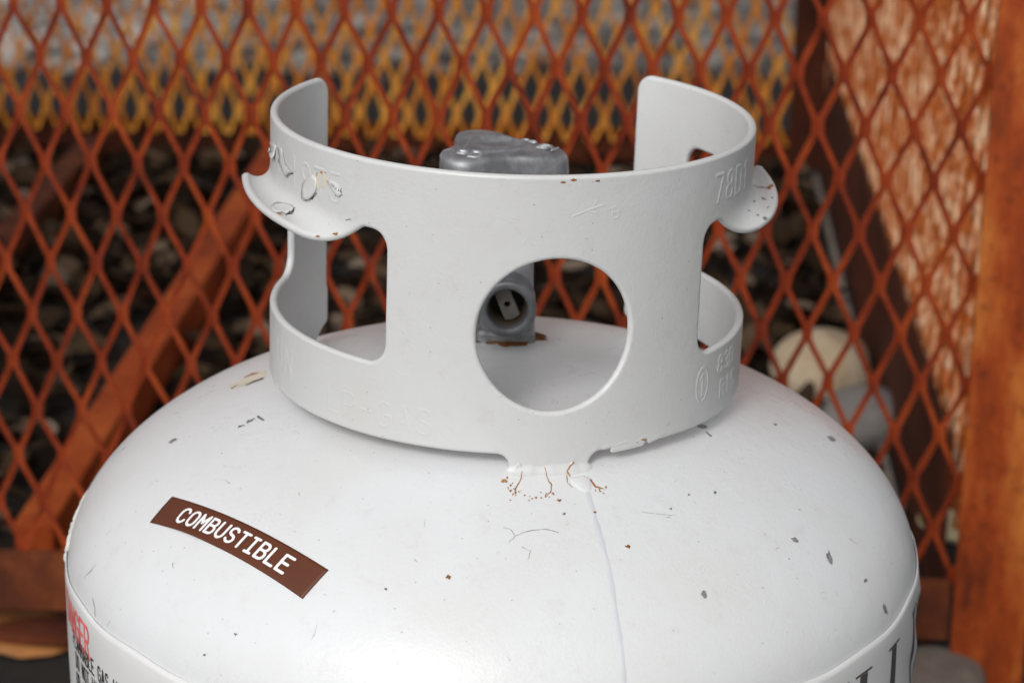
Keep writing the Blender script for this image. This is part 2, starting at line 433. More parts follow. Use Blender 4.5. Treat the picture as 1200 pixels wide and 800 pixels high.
def on_collar(u, v, off=.08):
    s, z = pick_collar(u, v); return collar_map(np.array([s]), np.array([z]), np.array([TK/2+off]))[0]
def emboss(segs, width, height, name='embossed_lettering'):
    P, F, d = strokes(segs, width, .22)
    dd = np.clip(d(P[:, 0], P[:, 1])/(width/2), 0, 1)
    hgt = height*np.cos(dd*math.pi/2)**1.2-.04
    return mesh_obj(name, collar_map(P[:, 0], P[:, 1], TK/2+hgt), F, M_collar, collar)
def at(deg): return (deg-AC)*DEG
emboss(text_segments('11', at(-76), 99, 3.6, 9, 7), 1.6, .17)
emboss(text_segments('1975', at(-61.5), 97.5, 5.2, 9.5, 7.9), 1.8, .18)
emboss(text_segments('UN', at(-71), 29, 5.5, 9.5, 9.5), 1.7, .13)
emboss(text_segments('LP-GAS', at(-45), 24.5, 4.8, 8.5, 7.3), 1.6, .13)
emboss(text_segments('78D1', at(52.5), 98.5, 4.6, 9.5, 7.2), 1.9, .22)
emboss(text_segments('o1', at(50.6), 31, 4.4, 7.5, 0.0), 1.4, .20)
emboss(text_segments('83D', at(59), 36, 3.6, 6.0, 5.2)+text_segments('R15', at(61), 26.5, 3.6, 6.0, 5.2), 1.5, .24)
emboss(text_segments('B', at(22.0), 100, 2.4, 3.6, 3), .9, .13)
emboss(text_segments('33', at(36), 43, 2.2, 3.6, 4), .9, .11)

def relief(lines, width, height, name='paint_wrinkle'):
    for ln in lines:
        q = [pick_collar(x+random.gauss(0, .5), y+random.gauss(0, .5)) for x, y in ln]
        emboss(list(zip(q[:-1], q[1:])), width*random.uniform(.8, 1.3), height*random.uniform(.6, 1.1), name)
relief([[(614, 284), (619, 277), (621, 284), (628, 287)], [(672, 254), (690, 246), (706, 240)], [(684, 246), (700, 250)], [(712, 246), (722, 240), (727, 250)], [(700, 236), (694, 244)]], 1.0, .13)
relief([[(708, 524), (714, 521), (722, 523), (732, 517), (745, 519), (756, 511), (768, 513), (778, 507)], [(718, 529), (735, 524), (752, 519)], [(762, 516), (772, 511)]], 1.9, .16)
relief([[(470, 385), (474, 392)], [(462, 432), (470, 440), (478, 438)], [(540, 345), (546, 347)], [(600, 255), (606, 258)]], .8, .14)
from mathutils.bvhtree import BVHTree
def weld_fillet():
    V = []; F = []; ns, nk = 57, 9
    for i in range(ns):
        u = -1+2*i/(ns-1); s_ = u*9.9*DEG; h = (2.1+.22*math.sin(i*.21)+.16*math.sin(i*.47+1)+.05*math.sin(i*.9))*(1-(max(0, abs(u)-.78)/.22)**2*.85)
        zz = np.arange(4, 30, .1); W = collar_map(np.full(zz.shape, s_), zz, np.full(zz.shape, TK/2))
        gap = W[:, 2]-zdome(np.hypot(W[:, 0], W[:, 1])); z0 = float(zz[np.argmax(gap > 0)])
        P0 = collar_map(np.array([s_]), np.array([z0+h*1.15]), np.array([TK/2-.05]))[0]
        P1 = collar_map(np.array([s_]), np.array([z0]), np.array([TK/2]))[0]
        a_ = math.degrees(math.atan2(P1[0], -P1[1])); r_ = math.hypot(P1[0], P1[1]); P2 = dome_pt(a_, r_+h*1.25/1000, -.00006)
        for k in range(nk):
            t = k/(nk-1); V.append((1-t)**2*P0+2*t*(1-t)*(P1*.75+(P0+P2)*.125)+t*t*P2)
    for i in range(ns-1):
        for k in range(nk-1): F.append((i*nk+k, i*nk+k+1, (i+1)*nk+k+1, (i+1)*nk+k))
    mesh_obj('weld_bead', V, F, M_collar, cyl)
    return BVHTree.FromPolygons([tuple(v) for v in V], F)
WELD = weld_fillet()
def on_foot(u, v, off=.00012):
    d = ray(u, v); hit = WELD.ray_cast(Vector(CAM), Vector(d))
    if hit[0] is not None:
        n = hit[1] if hit[1].dot(Vector(d)) < 0 else -hit[1]
        return np.array(hit[0]+n*off)
    q = on_dome(u, v, off); c = on_collar(u, v, .1); pu = (c-CAM)@FW; px = 600+FPX*((c-CAM)@RT)/pu; py = 400-FPX*((c-CAM)@UP)/pu
    return c if math.hypot(px-u, py-v) < 2.5 and pu < (q-CAM)@FW else q
# ---- flat marks on the metal: each an irregular little patch found from its place in the picture
def jag(poly, amt, sub=3):
    out = []
    for i in range(len(poly)):
        a, b2 = np.array(poly[i], float), np.array(poly[(i+1) % len(poly)], float)
        for k in range(sub): out.append(a+(b2-a)*k/sub+rng.normal(0, amt, 2)*(1 if k else .5))
    return out
def dome_patch(name, poly, material, off=.00012, amt=.5, sub=3):
    P = [on_dome(x, y, off) for x, y in jag(poly, amt, sub)]; c = np.mean(poly, axis=0)
    P.append(on_dome(*c, off)); n = len(P)-1
    return mesh_obj(name, P, [(i, n, (i+1) % n) for i in range(n)], material, cyl)
def strip_poly(line, widths):
    L = [np.array(p, float) for p in line]; a, b2 = [], []
    for i, p in enumerate(L):
        t = L[min(i+1, len(L)-1)]-L[max(i-1, 0)]; t /= np.linalg.norm(t); nn = np.array([-t[1], t[0]])
        a.append(p+nn*widths[i]/2); b2.append(p-nn*widths[i]/2)
    return a, b2
def crack(line, widths, fn, material, name, parent):
    L2 = []; W2 = []
    for i in range(len(line)-1):
        for k in range(3):
            t = k/3; p = np.array(line[i], float)*(1-t)+np.array(line[i+1], float)*t
            L2.append(p+rng.normal(0, .35, 2)); W2.append((widths[i]*(1-t)+widths[i+1]*t)*random.uniform(.6, 1.3))
    L2.append(np.array(line[-1], float)); W2.append(widths[-1])
    a, b2 = strip_poly(L2, W2); n = len(a)
    V = [fn(*p) for p in a]+[fn(*p) for p in b2]
    return mesh_obj(name, V, [(i, i+1, n+i+1, n+i) for i in range(n-1)], material, parent)
def blob(x, y, rx, ry, rot=0, n=9, amt=.22):
    out = []
    for k in range(n):
        a = 2*math.pi*k/n; q = 1+random.uniform(-amt, amt)
        X, Y = rx*q*math.cos(a), ry*q*math.sin(a); c, s_ = math.cos(rot), math.sin(rot)
        out.append((x+X*c-Y*s_, y+X*s_+Y*c))
    return out
for x, y, rx, ry, ro in ((825, 696, 5, 5, .3), (972, 653, 3.5, 9, -.35), (931, 632, 5, 4, .5), (823, 500, 10, 4, .2), (830, 508, 6, 1.2, .8), (974, 514, 8, 2.2, .6),
                         (1037, 714, 2.4, 7, -.4), (661, 602, 2, 2, 0), (293, 493, 7, 1.6, -.4), (305, 490, 6, 1.4, .5), (283, 499, 5, 1.2, -.3), (203, 516, 6, 2, -.5), (838, 577, 1.6, 1.6, 0),
                         (1014, 680, 2, 3, .2), (908, 497, 3, 1.2, .4), (786, 596, 1.5, 1.2, 0), (452, 690, 2.2, 1.6, 0), (276, 743, 2, 1.5, 0), (240, 767, 1.6, 1.6, 0), (527, 676, 1.6, 1.2, 0)):
    dome_patch('paint_chip', blob(x, y, rx*.8, ry*.8, ro, 11, .4), M_chip)
for x, y, rx, ry in ((525, 676, 3, 2.2), (735, 640, 2.4, 1.8), (590, 563, 3, 2), (655, 586, 2, 1), (697, 600, 2, 1.2)):
    dome_patch('rust_spot', blob(x, y, rx, ry, 0, 11, .5), M_rustmark, .00013)
for cx_, cy_, sx_, sy_, n_ in ((606, 576, 6, 4, 12), (592, 564, 4, 3, 8), (640, 581, 5, 2.5, 7), (704, 573, 5, 2, 6), (622, 584, 6, 3, 5)):
    for _ in range(n_):
        dome_patch('rust_spot', blob(cx_+random.gauss(0, sx_), cy_+random.gauss(0, sy_), random.uniform(.5, 1.9), random.uniform(.4, 1.2), random.uniform(0, 3), 7, .5), M_rustmark, .00013, .2)
for ln, wd in (([(612, 552), (610, 562), (606, 569), (603, 577)], [.8, 1.6, 2.4, 2.2]), ([(638, 547), (642, 562), (646, 568), (645, 577), (640, 582)], [1, 2, 2.4, 1.6, 1.2]),
               ([(668, 558), (664, 552), (671, 543), (674, 538)], [1.5, 3, 2, 1]), ([(683, 558), (692, 563), (698, 570), (708, 573)], [2, 2.5, 3.5, 1]), ([(664, 556), (665, 566), (671, 571)], [1.6, 1.2, .6])):
    crack(ln, [q*.62 for q in wd], on_foot, M_rustmark, 'rust_crack', cyl)
dome_patch('paint_patch', [(268, 452), (300, 436), (312, 434), (311, 442), (290, 450), (272, 457)], M_primer, .00010, .8)
crack([(288, 451), (298, 447), (309, 443)], [1, 2.6, 1.5], on_dome, M_crack_shadow, 'crack_or_shadow_line', cyl)
crack([(286, 442), (296, 438), (303, 437)], [1, 2.6, 1], on_dome, M_rustmark, 'rust_crack', cyl)
for ln in ([(99, 677), (108, 668), (112, 661)], [(109, 700), (111, 712), (112, 722)], [(590, 618), (600, 622), (604, 628), (596, 636)], [(604, 628), (618, 622), (640, 620), (655, 624)], [(126, 734), (129, 727)], [(752, 600), (790, 604)], [(610, 640), (622, 646), (619, 655)]):
    crack(ln, [.4]+[.7]*(len(ln)-2)+[.3], on_dome, M_chip, 'crack_or_shadow_line', cyl)

for _ in range(80):
    az, r = (random.uniform(-75, 75), random.uniform(.095, .150)) if _ < 30 else (random.uniform(-50, 80), random.uniform(.015, .078)); n = 5
    a0, r0 = az, r; da, dr = random.gauss(0, .9), random.gauss(0, .0016)
    pl = [(a0+da*k/n+random.gauss(0, .06), r0+dr*k/n+random.gauss(0, .00012)) for k in range(n+1)]; wv = random.uniform(.00012, .0004)
    V = [dome_pt(a_, r_, .0001) for a_, r_ in pl]+[dome_pt(a_+math.degrees(wv/r_)*(1 if 0 < k < n else .2), r_+wv*(1 if 0 < k < n else .2), .0001) for k, (a_, r_) in enumerate(pl)]
    mesh_obj('scuff', V, [(k, k+1, n+2+k, n+1+k) for k in range(n)], M_scuff if random.random() < .85 else M_chip, cyl)
# raised run of paint down the front of the dome, with a drop at its head
def dome_ridge(name, line, wid, hgt, material):
    az = []; n = 9
    L = [pick_dome(x, y)[:2] for x, y in line]
    t = np.linspace(0, len(L)-1, 60); A = np.interp(t, range(len(L)), [p[0] for p in L]); RR = np.interp(t, range(len(L)), [p[1] for p in L])
    V = []; F = []
    for i in range(60):
        wv = wid*(.9+.12*math.sin(i*.5)+.08*math.sin(i*1.1)); fade = min(1, i/4+.2)
        for k in range(n):
            u = -1+2*k/(n-1)
            V.append(dome_pt(A[i]+math.degrees(u*wv/2/RR[i]), RR[i], hgt*fade*(1-u*u)**1.0-.00003))
    for i in range(59):
        for k in range(n-1): F.append((i*n+k, i*n+k+1, (i+1)*n+k+1, (i+1)*n+k))
    return mesh_obj(name, V, F, material, cyl)
dome_ridge('paint_run', [(688, 574), (698, 610), (712, 660), (722, 720), (729, 770), (732, 812)], .0021, .00012, M_run)
def weld(name, u, v, rx, ry, h, material):
    a0, r0, _ = pick_dome(u, v); V = []; F = []; n, k = 6, 20
    V.append(dome_pt(a0, r0, h))
    for i in range(1, n+1):
        q = i/n
        for j in range(k):
            t = 2*math.pi*j/k; wob = 1+.12*math.sin(3*t+u)
            V.append(dome_pt(a0+math.degrees(rx*wob*q*math.cos(t)/r0), r0+ry*wob*q*math.sin(t), h*(1-q*q)**.5-.0001*q))
    F += [(0, 1+(j+1) % k, 1+j) for j in range(k)]
    for i in range(n-1):
        for j in range(k): F.append((1+i*k+j, 1+i*k+(j+1) % k, 1+(i+1)*k+(j+1) % k, 1+(i+1)*k+j))
    return mesh_obj(name, V, F, material, cyl)
weld('weld_bead', 682, 566, .0036, .0042, .0006, M_shell)

# ---- curled paint flakes on the left lug and elsewhere on the collar
def flake(poly, lift, lift_dir, material=None, amt=.6):
    """poly in picture points; grows away from the metal towards lift_dir (a picture direction)"""
    pts = jag(poly, amt, 3); c = np.mean(poly, axis=0); ld = np.array(lift_dir, float); ld /= np.linalg.norm(ld)
    pr = [(np.array(p)-c)@ld for p in pts]; lo, hi = min(pr), max(pr)
    V = []
    for rad in (1.0, .66, .33):
        for p in pts:
            q = c+(np.array(p)-c)*rad; u = ((q-c)@ld-lo)/(hi-lo); V.append(on_collar(*q, .06+lift*u*u))
    u = (0-lo)/(hi-lo); V.append(on_collar(*c, .06+lift*u*u)); n = len(pts); F = []
    for r in range(2):
        for i in range(n): F.append((r*n+i, r*n+(i+1) % n, (r+1)*n+(i+1) % n, (r+1)*n+i))
    F += [(2*n+i, 2*n+(i+1) % n, 3*n) for i in range(n)]
    o = mesh_obj('paint_flake', V, F, material or M_collar, collar)
    sm = o.modifiers.new('thickness', 'SOLIDIFY'); sm.thickness = .0002; sm.offset = 0
    return o
def cpatch(name, poly, material, off=.05, amt=.5):
    P = [on_collar(x, y, off) for x, y in jag(poly, amt, 3)]; c = np.mean(poly, axis=0); P.append(on_collar(*c, off)); n = len(P)-1
    return mesh_obj(name, P, [(i, (i+1) % n, n) for i in range(n)], material, collar)
flake([(316, 166), (324, 172), (323, 186), (318, 180), (315, 176)], 1.4, (-.5, 1))
flake([(326, 172), (331, 176), (338, 200), (344, 202), (337, 206), (328, 190)], 1.0, (.2, 1))
flake([(355, 214), (366, 204), (371, 210), (370, 226), (363, 234), (356, 233)], .9, (-.2, 1))
flake([(383, 211), (392, 214), (402, 227), (397, 231), (389, 222)], .5, (.6, 1))
flake([(316, 242), (325, 237), (340, 240), (346, 244), (343, 250), (334, 252), (322, 249)], 1.1, (.6, .9))
flake([(663, 556), (666, 545), (671, 539), (675, 543), (672, 552), (668, 558)], 1.0, (-.3, 1))
flake([(603, 545), (609, 541), (612, 548), (606, 552)], .6, (-.5, 1))
cpatch('paint_patch', [(371, 203), (380, 201), (386, 210), (384, 219), (372, 221), (370, 212)], M_primer, .05)
cpatch('rust_spot', [(374, 202), (379, 200), (382, 203), (378, 204)], M_rustmark, .08)
cpatch('rust_spot', [(321, 247), (327, 249), (333, 252), (328, 252)], M_rustmark, .08)
for x, y in ((372, 277), (393, 274), (284, 210), (660, 214), (672, 211), (700, 212), (560, 534), (755, 515), (745, 518), (768, 161)):
    cpatch('rust_spot', blob(x, y, 3.2, 1.3, 0, 8, .4), M_rustmark, .07, .3)
for ln in ([(340, 205), (344, 203), (347, 200)], [(358, 235), (366, 233), (371, 226)], [(393, 229), (399, 227), (400, 221)], [(335, 252), (342, 250), (346, 243)], [(371, 206), (372, 202)],
           [(323, 180), (320, 184)], [(405, 258), (412, 257)]):
    crack(ln, [.7]+[1.5]*(len(ln)-2)+[.7], lambda x, y: on_collar(x, y, .09), M_crack_shadow if ln[0][0] < 500 else M_chip, 'crack_or_shadow_line', collar)  # dark lines along the flakes paint the shadows they cast
for x, y, rx, ry, ro in ((895, 233, 3, 1.4, .4), (897, 256, 3.2, 2, .2), (888, 252, 1.5, 1, 0), (884, 236, 1, 1.8, .2), (900, 243, 2, .8, -.5), (878, 247, 1.2, .8, 0), (905, 232, 1.6, .8, .4)):
    cpatch('paint_chip', blob(x, y, rx, ry, ro, 7), M_chip, .08, .3)
crack([(883, 217), (890, 220), (898, 220), (905, 216)], [.6, 1.4, 1.6, .6], lambda x, y: on_collar(x, y, .09), M_chip, 'crack_or_shadow_line', collar)
cpatch('rust_spot', [(898, 221), (905, 216), (906, 219), (902, 222)], M_rustmark, .08)
for x, y in ((736, 536), (730, 535)): pass

# ---- brown sticker
def sticker_map(u, v, off):
    az = (-61.2+(-24.3+61.2)*u)*(1-v)+(-60.1+(-26.2+60.1)*u)*v
    t1 = (az+61.2)/36.9; rt = 124.3*(1-t1)+126.6*t1-4*5.5*t1*(1-t1)
    t2 = (az+60.1)/33.9; rb = 133.6*(1-t2)+135.9*t2-4*5.0*t2*(1-t2)
    return dome_pt(az, (rt*(1-v)+rb*v)/1000, off)
UU, VV = np.meshgrid(np.linspace(0, 1, 61), np.linspace(0, 1, 13), indexing='ij')
lift = .00018+.0006*np.maximum(VV-.8, 0)/.2*np.exp(-((UU-.25)/.12)**2)
P = sticker_map(UU, VV, lift).reshape(-1, 3)
F = [(i*13+j, i*13+j+1, (i+1)*13+j+1, (i+1)*13+j) for i in range(60) for j in range(12)]
stk = mesh_obj('sticker', P, F, M_sticker, cyl)
sol = stk.modifiers.new('thickness', 'SOLIDIFY'); sol.thickness = .00015; sol.offset = 0
segs = text_segments('COMBUSTIBLE', 0, 0, 3.7, 7.0, 5.6)
P, F, _ = strokes(segs, 1.2, .15)
tw = 5.6*10+3.7
u = .145+(P[:, 0])/tw*.705; v = .745-(P[:, 1])/7.0*.49
mesh_obj('sticker_lettering', sticker_map(u, v, .00036), F, M_white, stk, False)

# ---- printed plastic sleeve round the cylinder
ZS = ZE+.0070
def sleeve_r(a, z):
    a = np.asarray(a, float); z = np.asarray(z, float)
    wr = .0006*np.sin(a*.55+z*260)*np.exp(-((a-80)/12)**2)+.0010*np.abs(np.sin(a*.31+z*120+.6*np.sin(z*300)))*np.exp(-((a-86)/12)**2)
    wr = wr+.00015*np.sin(a*.21+z*90)+.0003*np.exp(-((np.sin(a*.13)*8+z*400+1)/2)**2)
    return R+.0005+np.maximum(wr, -.0002)*np.clip((ZS-z)/.012, .05, 1)
def sleeve_pt(a, z, off=0.0):
    r = sleeve_r(a, z); r = np.minimum(r, r)+off
    over = np.maximum(z-ZE, 0); r = r-over**2/(2*HD*HD/R)
    t = np.radians(a); return np.stack([r*np.sin(t), -r*np.cos(t), z], -1)
AA, ZZ = np.meshgrid(np.arange(-180, 180.1, 1.0), np.linspace(0, 1, 41), indexing='ij')
ztop = ZS+.0007*np.sin(AA*.09)+.0004*np.sin(AA*.37+1)
ZW = .10+(ztop-.10)*ZZ**.5
P = sleeve_pt(AA, ZW).reshape(-1, 3)
F = [(i*41+j, (i+1)*41+j, (i+1)*41+j+1, i*41+j+1) for i in range(360) for j in range(40)]
slv = mesh_obj('plastic_sleeve', P, F, M_sleeve, cyl)
sol = slv.modifiers.new('thickness', 'SOLIDIFY'); sol.thickness = .0003; sol.offset = 1
RD = math.radians(1)*R*1000
def print_sleeve(name, segs, width, material, a0, z0, step=.25):
    P, F, _ = strokes(segs, width, step)
    a = a0+P[:, 0]/RD; z = ZE+(z0+P[:, 1])/1000
    return mesh_obj(name, sleeve_pt(a, z, .00042), F, material, slv, False)
print_sleeve('danger_print', text_segments('DANGER', 0, 0, 4.4, 11.0, 6.2), 1.5, M_red, -75.0, -9.0, .3)
lines = ['FLAMMABLE GAS UNDER PRESSURE', 'DO NOT USE OR STORE INDOORS', 'OR IN A BUILDING OR GARAGE', 'CLOSE VALVE AFTER EACH USE']
for k, tx in enumerate(lines):
    x0 = -(len('FLAMMABLE GAS UNDER'))*3.0 if k == 0 else -54
    print_sleeve('warning_print', text_segments(tx, x0, 0, 2.1, 5.6, 3.15), .85, M_black, -49.5, -13.5-k*7.6, .28)
def serif_letter(a, name, dbl):
    h = 40; segs = []
    P = MB()
    def quad(x0, x1, z0, z1, n=24):
        V = []; Fq = []
        for i in range(n+1):
            for j in range(2):
                z = ZE+(z0+(z1-z0)*i/n)/1000; V.append(sleeve_pt(a+(x0 if j == 0 else x1)/RD, z, .00042))
        for i in range(n): Fq.append((2*i, 2*i+1, 2*i+3, 2*i+2))
        P.add(V, Fq)
    for sx in ((0, 15) if dbl else (0,)):
        quad(sx, sx+5.0, -h, -2.6); quad(sx-3.0, sx+8.0, -2.58, -1.7, 2)
    return mesh_obj(name, P.V, P.F, M_greyprint, slv, False)
serif_letter(46.5, 'letter_print', True); serif_letter(61.2, 'letter_print', False); serif_letter(72.5, 'letter_print', True)

# torn film along the left shoulder
V = []; F = []
pts = []
for i in range(40):
    a = -96+i*.33; z = ZE+.0165-.00023*i+.0012*random.uniform(-1, 1)
    pts.append((a, z))
for i, (a, z) in enumerate(pts):
    for k in range(4):
        rr_ = R+.0001+(.0011*random.random() if k in (1, 2) else 0); zz = z-.002*k
        rr_ -= max(zz-ZE, 0)**2/(2*HD*HD/R)
        t = math.radians(a+random.uniform(-.2, .2)); V.append((rr_*math.sin(t), -rr_*math.cos(t), zz))
for i in range(39):
    for k in range(3): F.append((i*4+k, i*4+k+1, (i+1)*4+k+1, (i+1)*4+k))
tf = mesh_obj('torn_film', V, F, M_film, cyl, False)
sol = tf.modifiers.new('thickness', 'SOLIDIFY'); sol.thickness = .0004; sol.offset = 1

# ---- valve: part with its own hand wheel, outlet and plug
def ypick(u, v, y):
    d = ray(u, v); return CAM+(y-CAM[1])/d[1]*d
zt0 = float(zdome(.031))
VC = (.0042, .031)
mb = MB()
def rounded_col(cx, cy, hx, hy, z0, z1, r, taper=1.0, n=6):
    out = []
    for (z, k) in ((z0, 1.0), (z1-.0015, taper), (z1, taper*.93)):
        ring = []
        for (sx, sy, a0) in ((1, 1, 0), (-1, 1, 90), (-1, -1, 180), (1, -1, 270)):
            for i in range(n+1):
                a = math.radians(a0+90*i/n); ring.append((cx+k*(sx*(hx-r)+r*math.cos(a)), cy+k*(sy*(hy-r)+r*math.sin(a)), z))
        out.append(ring)
    k = len(out[0]); V = [p for q in out for p in q]; F = []
    for i in range(len(out)-1):
        for j in range(k): F.append((i*k+j, i*k+(j+1) % k, (i+1)*k+(j+1) % k, (i+1)*k+j))
    F += [tuple(range(k))[::-1], tuple(range((len(out)-1)*k, len(out)*k))]
    return V, F
mb.add(*rounded_col(VC[0]+.0004, VC[1], .0100, .0095, zt0-.002, .428, .004, .97))
mb.add(*rounded_col(VC[0], VC[1], .0112, .0105, zt0-.003, zt0+.0050, .003, .98))
valve = mb.build('valve', M_zinc, cyl, False)
V, F = lathe([(.006, .420), (.006, .436)], 24, *VC); mesh_obj('valve_stem', V, F, M_brass, valve)
oc = ypick(594.5, 363, VC[1]-.0246)
def yring(prof, seg=48):
    """profile (r, y) turned round the outlet axis (towards the camera)"""
    V = []; F = []; n = len(prof)
    for r, y in prof:
        for k in range(seg):
            a = 2*math.pi*k/seg; V.append((oc[0]+r*math.cos(a), VC[1]+y, oc[2]+r*math.sin(a)))
    for i in range(n-1):
        for k in range(seg): F.append((i*seg+k, i*seg+(k+1) % seg, (i+1)*seg+(k+1) % seg, (i+1)*seg+k))
    return V, F
pr = [(.0096, -.008)]
for i in range(4): pr += [(.0103, -.0105-i*.003), (.0096, -.0120-i*.003)]
pr += [(.0105, -.0222), (.0106, -.0238), (.0101, -.0246), (.0084, -.0247), (.0074, -.0240), (.0072, -.020)]
V, F = yring(pr); outlet = mesh_obj('outlet', V, F, M_zincdark, valve)
V, F = yring([(.0072, -.0215), (.0066, -.0205), (.0070, -.0190), (.0064, -.0180), (.0068, -.0165), (.0062, -.0155), (.0062, -.0120)]); mesh_obj('outlet_thread', V, F, M_brass, valve)
V, F = yring([(.0064, -.0125), (.0001, -.0125)]); mesh_obj('outlet_bore', V, F, M_dark, valve)
rot = math.radians(22)
def plug_map(s, z, wo):
    x, y = s*math.cos(rot)-z*math.sin(rot), s*math.sin(rot)+z*math.cos(rot)
    return np.stack([oc[0]+x/1000, VC[1]-.0172-np.asarray(wo)/1000, oc[2]+y/1000], -1)
fp = lambda s, z: np.maximum(np.maximum(np.hypot(s, z)-6.1, np.abs(s)-3.1), 1.0-np.hypot(s, z))
V, F = plate(unit(fp), (-7, 7, -7, 7), .25, .3, 2.4, plug_map, 4)
mesh_obj('check_plug', V, [f[::-1] for f in F], M_plug, valve)
# rust and dirt round the valve foot
V = []; F = []; k = 48
for i, base in enumerate((.0105, .0128, .0140)):
    for j in range(k):
        a = 2*math.pi*j/k; r = base+(0 if i == 0 else (.0012*math.sin(5*a+i)+.0012*random.uniform(-1, 1))*(1 if i == 1 else 1.6))
        x, y = VC[0]+r*math.cos(a), VC[1]+r*math.sin(a); zz = float(zdome(math.hypot(x, y)))+(.0006 if i < 2 else .00012); V.append((x, y, zz))
for i in range(2):
    for j in range(k): F.append((i*k+j, i*k+(j+1) % k, (i+1)*k+(j+1) % k, (i+1)*k+j))
mesh_obj('rust_ring', V, F, M_rustring, valve)
# hand wheel: a three lobed cast knob, hollowed sides, rounded top with a raised ring
HC = np.array([VC[0]-.0040, VC[1], ypick(588, 170, VC[1])[2]-.0140])
def wheel_r(a):
    q = a-math.radians(230)
    return .0205+.0060*math.cos(3*q)+.0004*math.cos(6*q)
rings = [(.0, .94, 0), (.0012, .99, 0), (.0060, 1.0, 0), (.0106, .99, 0), (.0122, .972, 1), (.0132, .94, 1), (.0137, .88, 1), (.0139, .78, 1)]
V = []; k = 144; F = []
for h, sc, _ in rings:
    for j in range(k):
        a = 2*math.pi*j/k; r = wheel_r(a)*sc; V.append((HC[0]+r*math.cos(a), HC[1]+r*math.sin(a), HC[2]+h-.04*r*math.cos(a)))
tops = [(.66, .0140), (.62, .0141), (.59, .0148), (.55, .0150), (.51, .0148), (.47, .0136), (.25, .0132), (.05, .0132)]
for sc, h in tops:
    for j in range(k):
        a = 2*math.pi*j/k; b2 = wheel_r(a); mixr = .0186*(1-min(1, max(0, (sc-.44)/.34)))+b2*min(1, max(0, (sc-.44)/.34))
        V.append((HC[0]+mixr*sc*math.cos(a), HC[1]+mixr*sc*math.sin(a), HC[2]+h))
nr = len(rings)+len(tops)
for i in range(nr-1):
    for j in range(k): F.append((i*k+j, i*k+(j+1) % k, (i+1)*k+(j+1) % k, (i+1)*k+j))
F += [tuple(range(k))[::-1], tuple(range((nr-1)*k, nr*k))]
wheel = mesh_obj('hand_wheel', V, F, M_zinc, valve)
def wheel_text(txt, cx, cy, ang, cw, ch, adv, width, h, z):
    segs = text_segments(txt, 0, 0, cw, ch, adv); P, F, d = strokes(segs, width, .15)
    P = P-np.array([(adv*(len(txt)-1)+cw)/2, ch/2]); c, s_ = math.cos(ang), math.sin(ang)
    dd = np.clip(d(P[:, 0]+(adv*(len(txt)-1)+cw)/2, P[:, 1]+ch/2)/(width/2), 0, 1)
    X = HC[0]+(cx+P[:, 0]*c-P[:, 1]*s_)/1000; Y = HC[1]+(cy+P[:, 0]*s_+P[:, 1]*c)/1000
    r = np.hypot(X-HC[0], Y-HC[1]); Z = HC[2]+np.interp(r, [.0, .0095, .0116, .0145, .0175, .0205, .0232, .0249], [.0141, .0141, .0141, .0140, .0139, .0138, .0134, .0122])
    return mesh_obj('raised_lettering', np.stack([X, Y, Z+.00012+h*(1-dd*dd)], -1), F, M_zincworn, wheel)
wheel_text('OPD', -12.2, -13.4, math.radians(-16), 3.8, 6.6, 5.2, 1.1, .0007, 0)
wheel_text('EN', 18.8, -3.2, math.radians(-30), 2.6, 4.6, 3.5, .8, .0006, 0)
wheel_text('OP', 12.0, 4.5, math.radians(-40), 2.4, 3.2, 3.2, .7, .0005, 0)

# ================================================================== RUSTY CAGE
YAWC = math.radians(-3.5)
cage = empty('storage_cage', (0, .50, 0), YAWC)
tag(cage, 'rusty orange expanded-metal storage cage standing behind the white gas cylinder', 'cage')
def cage_to_world(p):
    c, s_ = math.cos(YAWC), math.sin(YAWC); return np.array([p[0]*c-p[1]*s_, .5+p[0]*s_+p[1]*c, p[2]])
def expanded(name, w0, w1, h0, h1, frame, material, sw=.0262, lw=.0605, ph=(0, 0), wid=.0031, th=.0022, jit=.0004, tilt0=0.0):
    ct, st = math.cos(math.radians(tilt0)), math.sin(math.radians(tilt0))
    """expanded metal: upright zigzag strands that meet side by side; frame(u, h, d) -> local xyz"""
    V = []; F = []; half = lw/2; q = .16
    nstr = int((w1-w0)/(sw/2))+1
    for i in range(nstr):
        xc = w0+ph[0]+i*sw/2+sw/4; sgn = 1 if i % 2 == 0 else -1
        k0 = int(math.floor((h0-ph[1])/half))-1; k1 = int(math.ceil((h1-ph[1])/half))+1
        pts = []
        for k in range(k0, k1+1):
            side = sgn*(1 if k % 2 == 0 else -1); zc = ph[1]+k*half
            off = side*(sw/4-wid*.42)
            for dz in (-q*half/1.2, q*half/1.2): pts.append((xc+off+random.gauss(0, jit), zc+dz, side))
        pts = [p for p in pts if h0-.001 <= p[1] <= h1+.001]
        base = len(V)
        for j, (x, z, side) in enumerate(pts):
            tilt = .15*side
            for a, b2 in ((-wid/2, -th/2), (wid/2, -th/2), (wid/2, th/2), (-wid/2, th/2)):
                b3 = b2+tilt*a; V.append(frame(x+a*ct-b3*st, z, a*st+b3*ct+side*.0006))
        for j in range(len(pts)-1):
            for e2 in range(4):
                F.append((base+j*4+e2, base+j*4+(e2+1) % 4, base+j*4+4+(e2+1) % 4, base+j*4+4+e2))
        if pts: F += [(base, base+3, base+2, base+1), tuple(base+(len(pts)-1)*4+e2 for e2 in range(4))]
    return mesh_obj(name, V, F, material, cage, False)
XL, XR, DEP, HT = -.72, .316, 1.19, 1.25
expanded('mesh_panel', XL, .290, .050, HT, lambda u, h, d: (u, d, h), M_mesh, sw=.02652, ph=(((-.2705-XL-.02652/2) % .02652), .4003), wid=.0034, tilt0=18)
